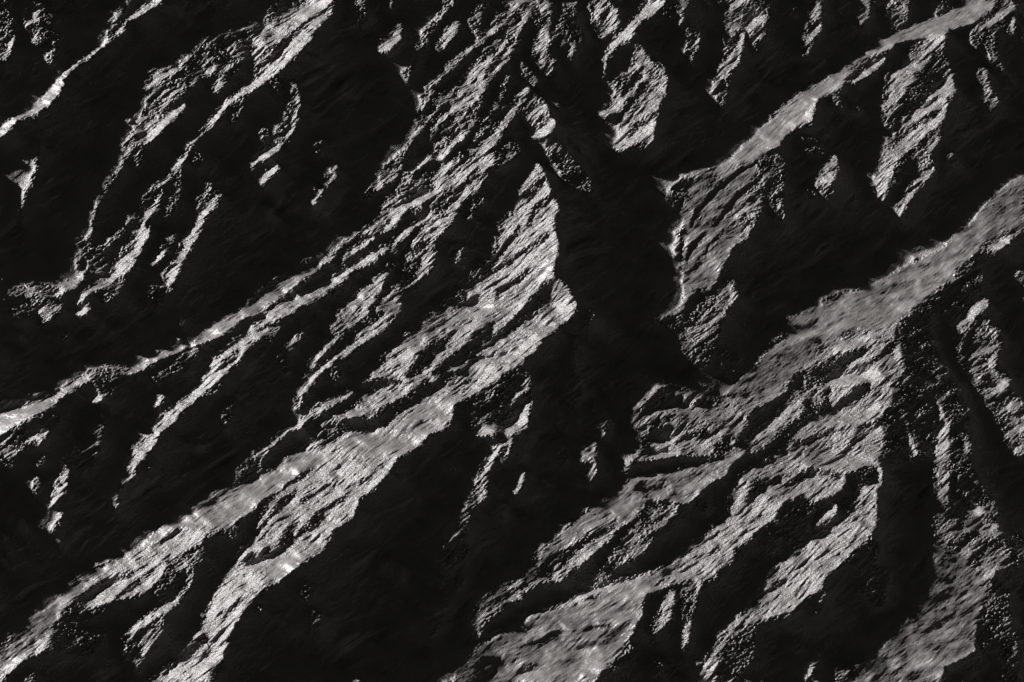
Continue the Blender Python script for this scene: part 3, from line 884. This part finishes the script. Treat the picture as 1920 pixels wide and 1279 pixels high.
def solve(I0,K0):
    R=math.radians
    m=band(7,R(38),3.0); m2=band(2,R(38),3.0)
    marg=np.clip((m*.8+m2*.35-.25)*1.2,0,.72)
    wx=band(1.2)*.035+band(.45)*.03; wy=band(1.2)*.035+band(.45)*.03
    mod=band(1.6,R(25),2.5)*.06+band(.8,R(30),2)*.04
    # dim brightness added in patches around lit tracings, shaping the relief for scattered glints
    K1=blur_map(K0); halo=(I0>.12).astype(np.float32)
    for _ in range(4): halo=blur_map(halo)
    breaks=blur_map(np.random.default_rng(5).standard_normal(I0.shape)); breaks=blur_map(breaks); breaks/=breaks.std()
    I0=np.where((I0<.1)&(halo+.08*breaks>.26)&(halo<.4)&(K1>.95),.155,I0).astype(np.float32)
    h=np.zeros((NY,NX))
    for it in range(5):
        px,py=project(X+wx,Y+wy,h)
        I=bil(I0,px/2-.5,py/2-.5)
        e=np.minimum(np.minimum(px,1920-px),np.minimum(py,1279-py))
        k=np.clip((e+40)/30,0,1)
        I=I*k+marg*(1-k)
        lit=(I>=.105).astype(float)
        Is=blur(I*lit,.11)/np.maximum(blur(lit,.11),.02)
        Is=np.clip(Is+mod*(Is>.3),.07,1)
        f,L=runs(1-lit)
        g=np.where(lit>0,slope_of(Is),-TE-.01-(.5*(1-2*f))*np.clip(L/1.1,.6,1))
        # slopes ease off towards their foot and steepen under the crest
        fl,Ll=runs(lit)
        g=g+lit*(.28*np.exp(-(1-fl)*Ll/.35)*np.clip(Ll/1.5,0,1)*np.clip((Is-.2)/.25,0,1)-.2*np.exp(-fl*Ll/1.5)*np.clip(Ll/3,0,1)*np.clip((.85-Is)*5,0,1))
        h=integrate(g); h-=h.mean()
    # lift sunlit ground that a crest further out would still shade
    sun=(Is*lit>.3).astype(float)
    for wide in (1.3,1.3,.8,.5):
        h=h+blur(np.clip(shadow(h)-h+.04,0,.7)*sun,wide)
    # cut the unlit hollows back under the edge of the shade
    dk=np.clip(1-blur(lit,.06)*1.6,0,1)
    for wide in (2.2,2.2,1.1,.5,.25,.09):
        h=h-blur(np.clip(h-shadow(h)+.05,0,.5)*dk,wide)
    # fine relief: rills running down the spurs, wrinkles and rubble
    I=I.astype(np.float32); Is=Is.astype(np.float32)
    litw=np.clip(blur(lit,.12),0,1)
    smooth=bil(blur_map(K0),px/2-.5,py/2-.5)
    def ridged(n): return .8-np.abs(n)
    hgh=np.clip(blur(I,.15),0,1)
    rough=np.where(hgh<.5,np.clip(hgh/.11,.25,1.2),1)*np.clip(1.25-np.clip(hgh-.3,0,1)*4,.35,1.2)+np.clip((hgh-.7)*3.5,0,.75)
    patch=np.clip(.75+.5*band(3.0),.2,1.5)
    turn=1/(1+np.exp(-1.5*band(9)))
    def scarps(wl,asp,amp,lean):
        """rills and small scarps running down the spurs: waves that lean over away from the sun"""
        n=band(wl,R(33),asp)*np.sqrt(turn)+band(wl,R(47),asp)*np.sqrt(1-turn)
        q=n
        for _ in range(2):
            s_=lean*wl*q; q=bil(n,(X-s_*SL[0]+GX/2)/DX-.5,(Y-YC-s_*SL[1]+GY/2)/DY-.5)
        return amp*q*np.clip(.75+.6*band(wl*2.6,R(36),1.8),.05,2)
    rills=scarps(2.0,6,.02,.08)*smooth+scarps(.95,7,.023,.085)*smooth+scarps(.46,10,.0165,.1)*(.1+.9*smooth)+scarps(.27,10,.0095,.1)*(.3+.7*smooth)
    wrk=band(.7,R(8),2.5)*.009+band(.36,R(14),2)*.007
    peb=band(.5,R(50),2.2)*.009+band(.31,R(40),1.5,.35)*.0135+band(.22,R(30),1.2,.25)*.0125
    # faces well below the edge of the shade are gullied just as much
    deep=blur(np.clip((shadow(h)-h-.12)/.5,0,1),.25)
    gul=scarps(2.6,3.5,.075,.07)+scarps(1.1,3,.03,.07)+band(.5,R(50),1.5)*.01
    h=h+rills*(.12+.88*litw)+wrk*(.3+.9*litw*patch)*(.3+.7*smooth)+peb*rough*(.72+.55*np.clip((.5-hgh)*5,0,1))*patch*smooth+gul*deep
    r=np.hypot((px-1224)/36,(py-916)/24)          # the small crater on the shelf in the lower middle
    h=h-.16*np.clip(1-r*r,0,1)+.06*np.exp(-((r-1.05)/.2)**2)
    return h.astype(np.float32),smooth.astype(np.float32),(px,py)
h, rocky, _ = solve(*raster())

# ------------------------------------------------------------------ material
def rock_material():
    m = bpy.data.materials.new('bare_rock_and_dust'); m.use_nodes = True
    n = m.node_tree.nodes; l = m.node_tree.links
    b = n['Principled BSDF']; b.inputs['Roughness'].default_value = .45; b.inputs['IOR'].default_value = 1.7
    b.inputs['Specular IOR Level'].default_value = 1.0
    tc = n.new('ShaderNodeTexCoord')
    big = n.new('ShaderNodeTexNoise'); big.inputs['Scale'].default_value = .35; big.inputs['Detail'].default_value = 6; big.inputs['Roughness'].default_value = .6
    fine = n.new('ShaderNodeTexNoise'); fine.inputs['Scale'].default_value = 5; fine.inputs['Detail'].default_value = 5; fine.inputs['Roughness'].default_value = .65
    mix = n.new('ShaderNodeMath'); mix.operation = 'MULTIPLY_ADD'; mix.inputs[1].default_value = .5
    ramp = n.new('ShaderNodeValToRGB')
    ramp.color_ramp.elements[0].position = .55; ramp.color_ramp.elements[0].color = (.135, .131, .129, 1)
    ramp.color_ramp.elements[1].position = .95; ramp.color_ramp.elements[1].color = (.3, .289, .286, 1)
    for t in (big, fine): l.new(tc.outputs['Object'], t.inputs['Vector'])
    l.new(fine.outputs[0], mix.inputs[0]); l.new(big.outputs[0], mix.inputs[2])
    l.new(mix.outputs[0], ramp.inputs[0]); l.new(ramp.outputs[0], b.inputs['Base Color'])
    bump = n.new('ShaderNodeBump'); bump.inputs['Strength'].default_value = .75; bump.inputs['Distance'].default_value = .12
    # fine striations running down the spurs, and grit
    mp = n.new('ShaderNodeMapping'); mp.inputs['Rotation'].default_value = (0, 0, math.radians(-38)); mp.inputs['Scale'].default_value = (4, 9, 4)
    mp.vector_type = 'POINT'
    st = n.new('ShaderNodeTexNoise'); st.inputs['Scale'].default_value = 1; st.inputs['Detail'].default_value = 4; st.inputs['Roughness'].default_value = .6; st.inputs['Distortion'].default_value = .4
    gr = n.new('ShaderNodeTexNoise'); gr.inputs['Scale'].default_value = 7; gr.inputs['Detail'].default_value = 4
    l.new(tc.outputs['Object'], mp.inputs[0]); l.new(mp.outputs[0], st.inputs['Vector'])
    l.new(tc.outputs['Object'], gr.inputs['Vector'])
    ad = n.new('ShaderNodeMath'); ad.operation = 'MULTIPLY_ADD'; ad.inputs[1].default_value = .7
    l.new(gr.outputs[0], ad.inputs[0]); l.new(st.outputs[0], ad.inputs[2])
    at = n.new('ShaderNodeAttribute'); at.attribute_name = 'rocky'     # 1 broken rock, 0 dust-smoothed ground
    rs = n.new('ShaderNodeMath'); rs.operation = 'MULTIPLY_ADD'; rs.inputs[1].default_value = .68; rs.inputs[2].default_value = .07
    l.new(at.outputs['Fac'], rs.inputs[0]); l.new(rs.outputs[0], bump.inputs['Strength'])
    l.new(ad.outputs[0], bump.inputs['Height']); l.new(bump.outputs[0], b.inputs['Normal'])
    return m
rock = rock_material()

def grid_mesh(name, co, faces, rk):
    """co (n,3), faces (m,4)"""
    me = bpy.data.meshes.new(name)
    me.vertices.add(len(co)); me.vertices.foreach_set('co', co.astype(np.float32).ravel())
    nf = len(faces)
    me.loops.add(nf*4); me.loops.foreach_set('vertex_index', faces.astype(np.int32).ravel())
    me.polygons.add(nf); me.polygons.foreach_set('loop_start', np.arange(0, nf*4, 4, dtype=np.int32))
    me.update(calc_edges=True)
    me.polygons.foreach_set('use_smooth', np.ones(nf, bool))
    me.attributes.new('rocky', 'FLOAT', 'POINT').data.foreach_set('value', rk.astype(np.float32))
    me.materials.append(rock)
    ob = bpy.data.objects.new(name, me); scene.collection.objects.link(ob)
    return ob

idx = np.arange(NX*NY).reshape(NY, NX)
quads = np.stack([idx[:-1,:-1], idx[:-1,1:], idx[1:,1:], idx[1:,:-1]], -1).reshape(-1, 4)
co = np.stack([X, Y, h], -1).reshape(-1, 3)

# the ridges: every part of the ground belongs to the crest line it falls away from
CRESTS = [
 ('narrow dark mountain ridge with a thin sunlit crest crossing the top left corner', [(0,235),(110,150),(215,70),(300,10)]),
 ('mountain ridge with forked sunlit crests and speckled gullies in the upper left', [(0,560),(160,510),(230,420),(370,260),(480,150),(620,10)]),
 ('long mountain ridge fanning into many gullied spurs left of the tall central summit', [(0,800),(240,700),(480,590),(640,480),(820,300),(940,200),(1060,0)]),
 ('broad sunlit mountain ridge running from the bottom left corner up to the central summit', [(0,1240),(380,1000),(640,880),(850,760),(1060,600),(1040,420),(985,230)]),
 ('rugged mountain ridge with dark speckled faces standing in the upper middle', [(1180,270),(1250,130),(1420,60),(1600,10)]),
 ('steep mountain ridge with a smooth sunlit upper slope rising to the top right corner', [(1320,560),(1420,300),(1600,180),(1780,60),(1920,0)]),
 ('wide mountain ridge in the lower right with sunlit slopes split by dark ravines', [(880,1279),(1060,1130),(1300,900),(1500,800),(1700,620),(1900,430)]),
 ('mountain ridge at the bottom right edge with a pale shadowed basin along its foot', [(1500,1279),(1780,1150),(1840,950),(1900,600)]),
]
best = None
px, py = project(X, Y, h)
px = px+12*band(2.5); py = py+12*band(2.5)
for n_, (lab, pts) in enumerate(CRESTS):
    p = np.array(pts, float); d = np.full(px.shape, 1e9)
    for a, b in zip(p[:-1], p[1:]):
        ab = b-a; t = np.clip(((px-a[0])*ab[0]+(py-a[1])*ab[1])/(ab@ab), 0, 1)
        d = np.minimum(d, np.hypot(px-a[0]-t*ab[0], py-a[1]-t*ab[1]))
    if best is None: best = d; own = np.zeros(px.shape, int)
    else:
        k = d < best; own[k] = n_; best[k] = d[k]
# normals of the whole relief, so that neighbouring ridges meet without a seam
gy, gx = np.gradient(h, DY, DX)
nor = np.stack([-gx, -gy, np.ones_like(h)], -1).reshape(-1, 3); nor /= np.linalg.norm(nor, axis=1)[:, None]
qown = own[:-1, :-1].ravel()
for n_, (lab, pts) in enumerate(CRESTS):
    q = quads[qown == n_]
    used, inv = np.unique(q, return_inverse=True)
    ob = grid_mesh('mountain_ridge', co[used], inv.reshape(-1, 4), rocky.ravel()[used])
    ob.data.normals_split_custom_set_from_vertices(nor[used])
    ob['kind'] = 'structure'; ob['label'] = lab

# the land going on beyond the ridges, coarser
S = 1.0
ax = np.arange(-170, 170+S, S); ay = np.arange(-150, 190+S, S); AX, AY = np.meshgrid(ax, ay)
cx = np.clip(AX, -GX/2+1, GX/2-1); cy = np.clip(AY, YC-GY/2+1, YC+GY/2-1)
base = bil(h, (cx+GX/2)/DX-.5, (cy-YC+GY/2)/DY-.5)
out = np.hypot(AX-cx, AY-cy)
h2 = base+np.clip(out/6, 0, 1)*0
def wave(wl, ang, asp, amp, s):
    r = np.random.default_rng(s); z = 0
    for i in range(40):
        k = 2*np.pi/wl*np.exp(.35*r.standard_normal()); t = ang+math.pi/2+r.normal()*.25
        z = z+np.sin(k*(AX*math.cos(t)+AY*math.sin(t))+r.uniform(0, 6.28))
    return amp*z/4.5
w = np.clip(out/12, 0, 1)
h2 = h2+w*(wave(16, math.radians(40), 3, 1.3, 1)+wave(6, math.radians(50), 3, .45, 2)+wave(3.4, math.radians(36), 2.5, .2, 3))-.25*np.clip(1-out/3, 0, 1)
inside = (np.abs(AX) < GX/2-2) & (np.abs(AY-YC) < GY/2-2)
ii = np.arange(AX.size).reshape(AX.shape)
q2 = np.stack([ii[:-1,:-1], ii[:-1,1:], ii[1:,1:], ii[1:,:-1]], -1)
keep = ~(inside[:-1,:-1] & inside[:-1,1:] & inside[1:,1:] & inside[1:,:-1])
q2 = q2[keep]
used, inv = np.unique(q2, return_inverse=True)
ob = grid_mesh('terrain', np.stack([AX, AY, h2], -1).reshape(-1, 3)[used], inv.reshape(-1, 4), np.ones(len(used)))
ob['kind'] = 'structure'; ob['label'] = 'dark mountain land going on beyond the ridges in view'
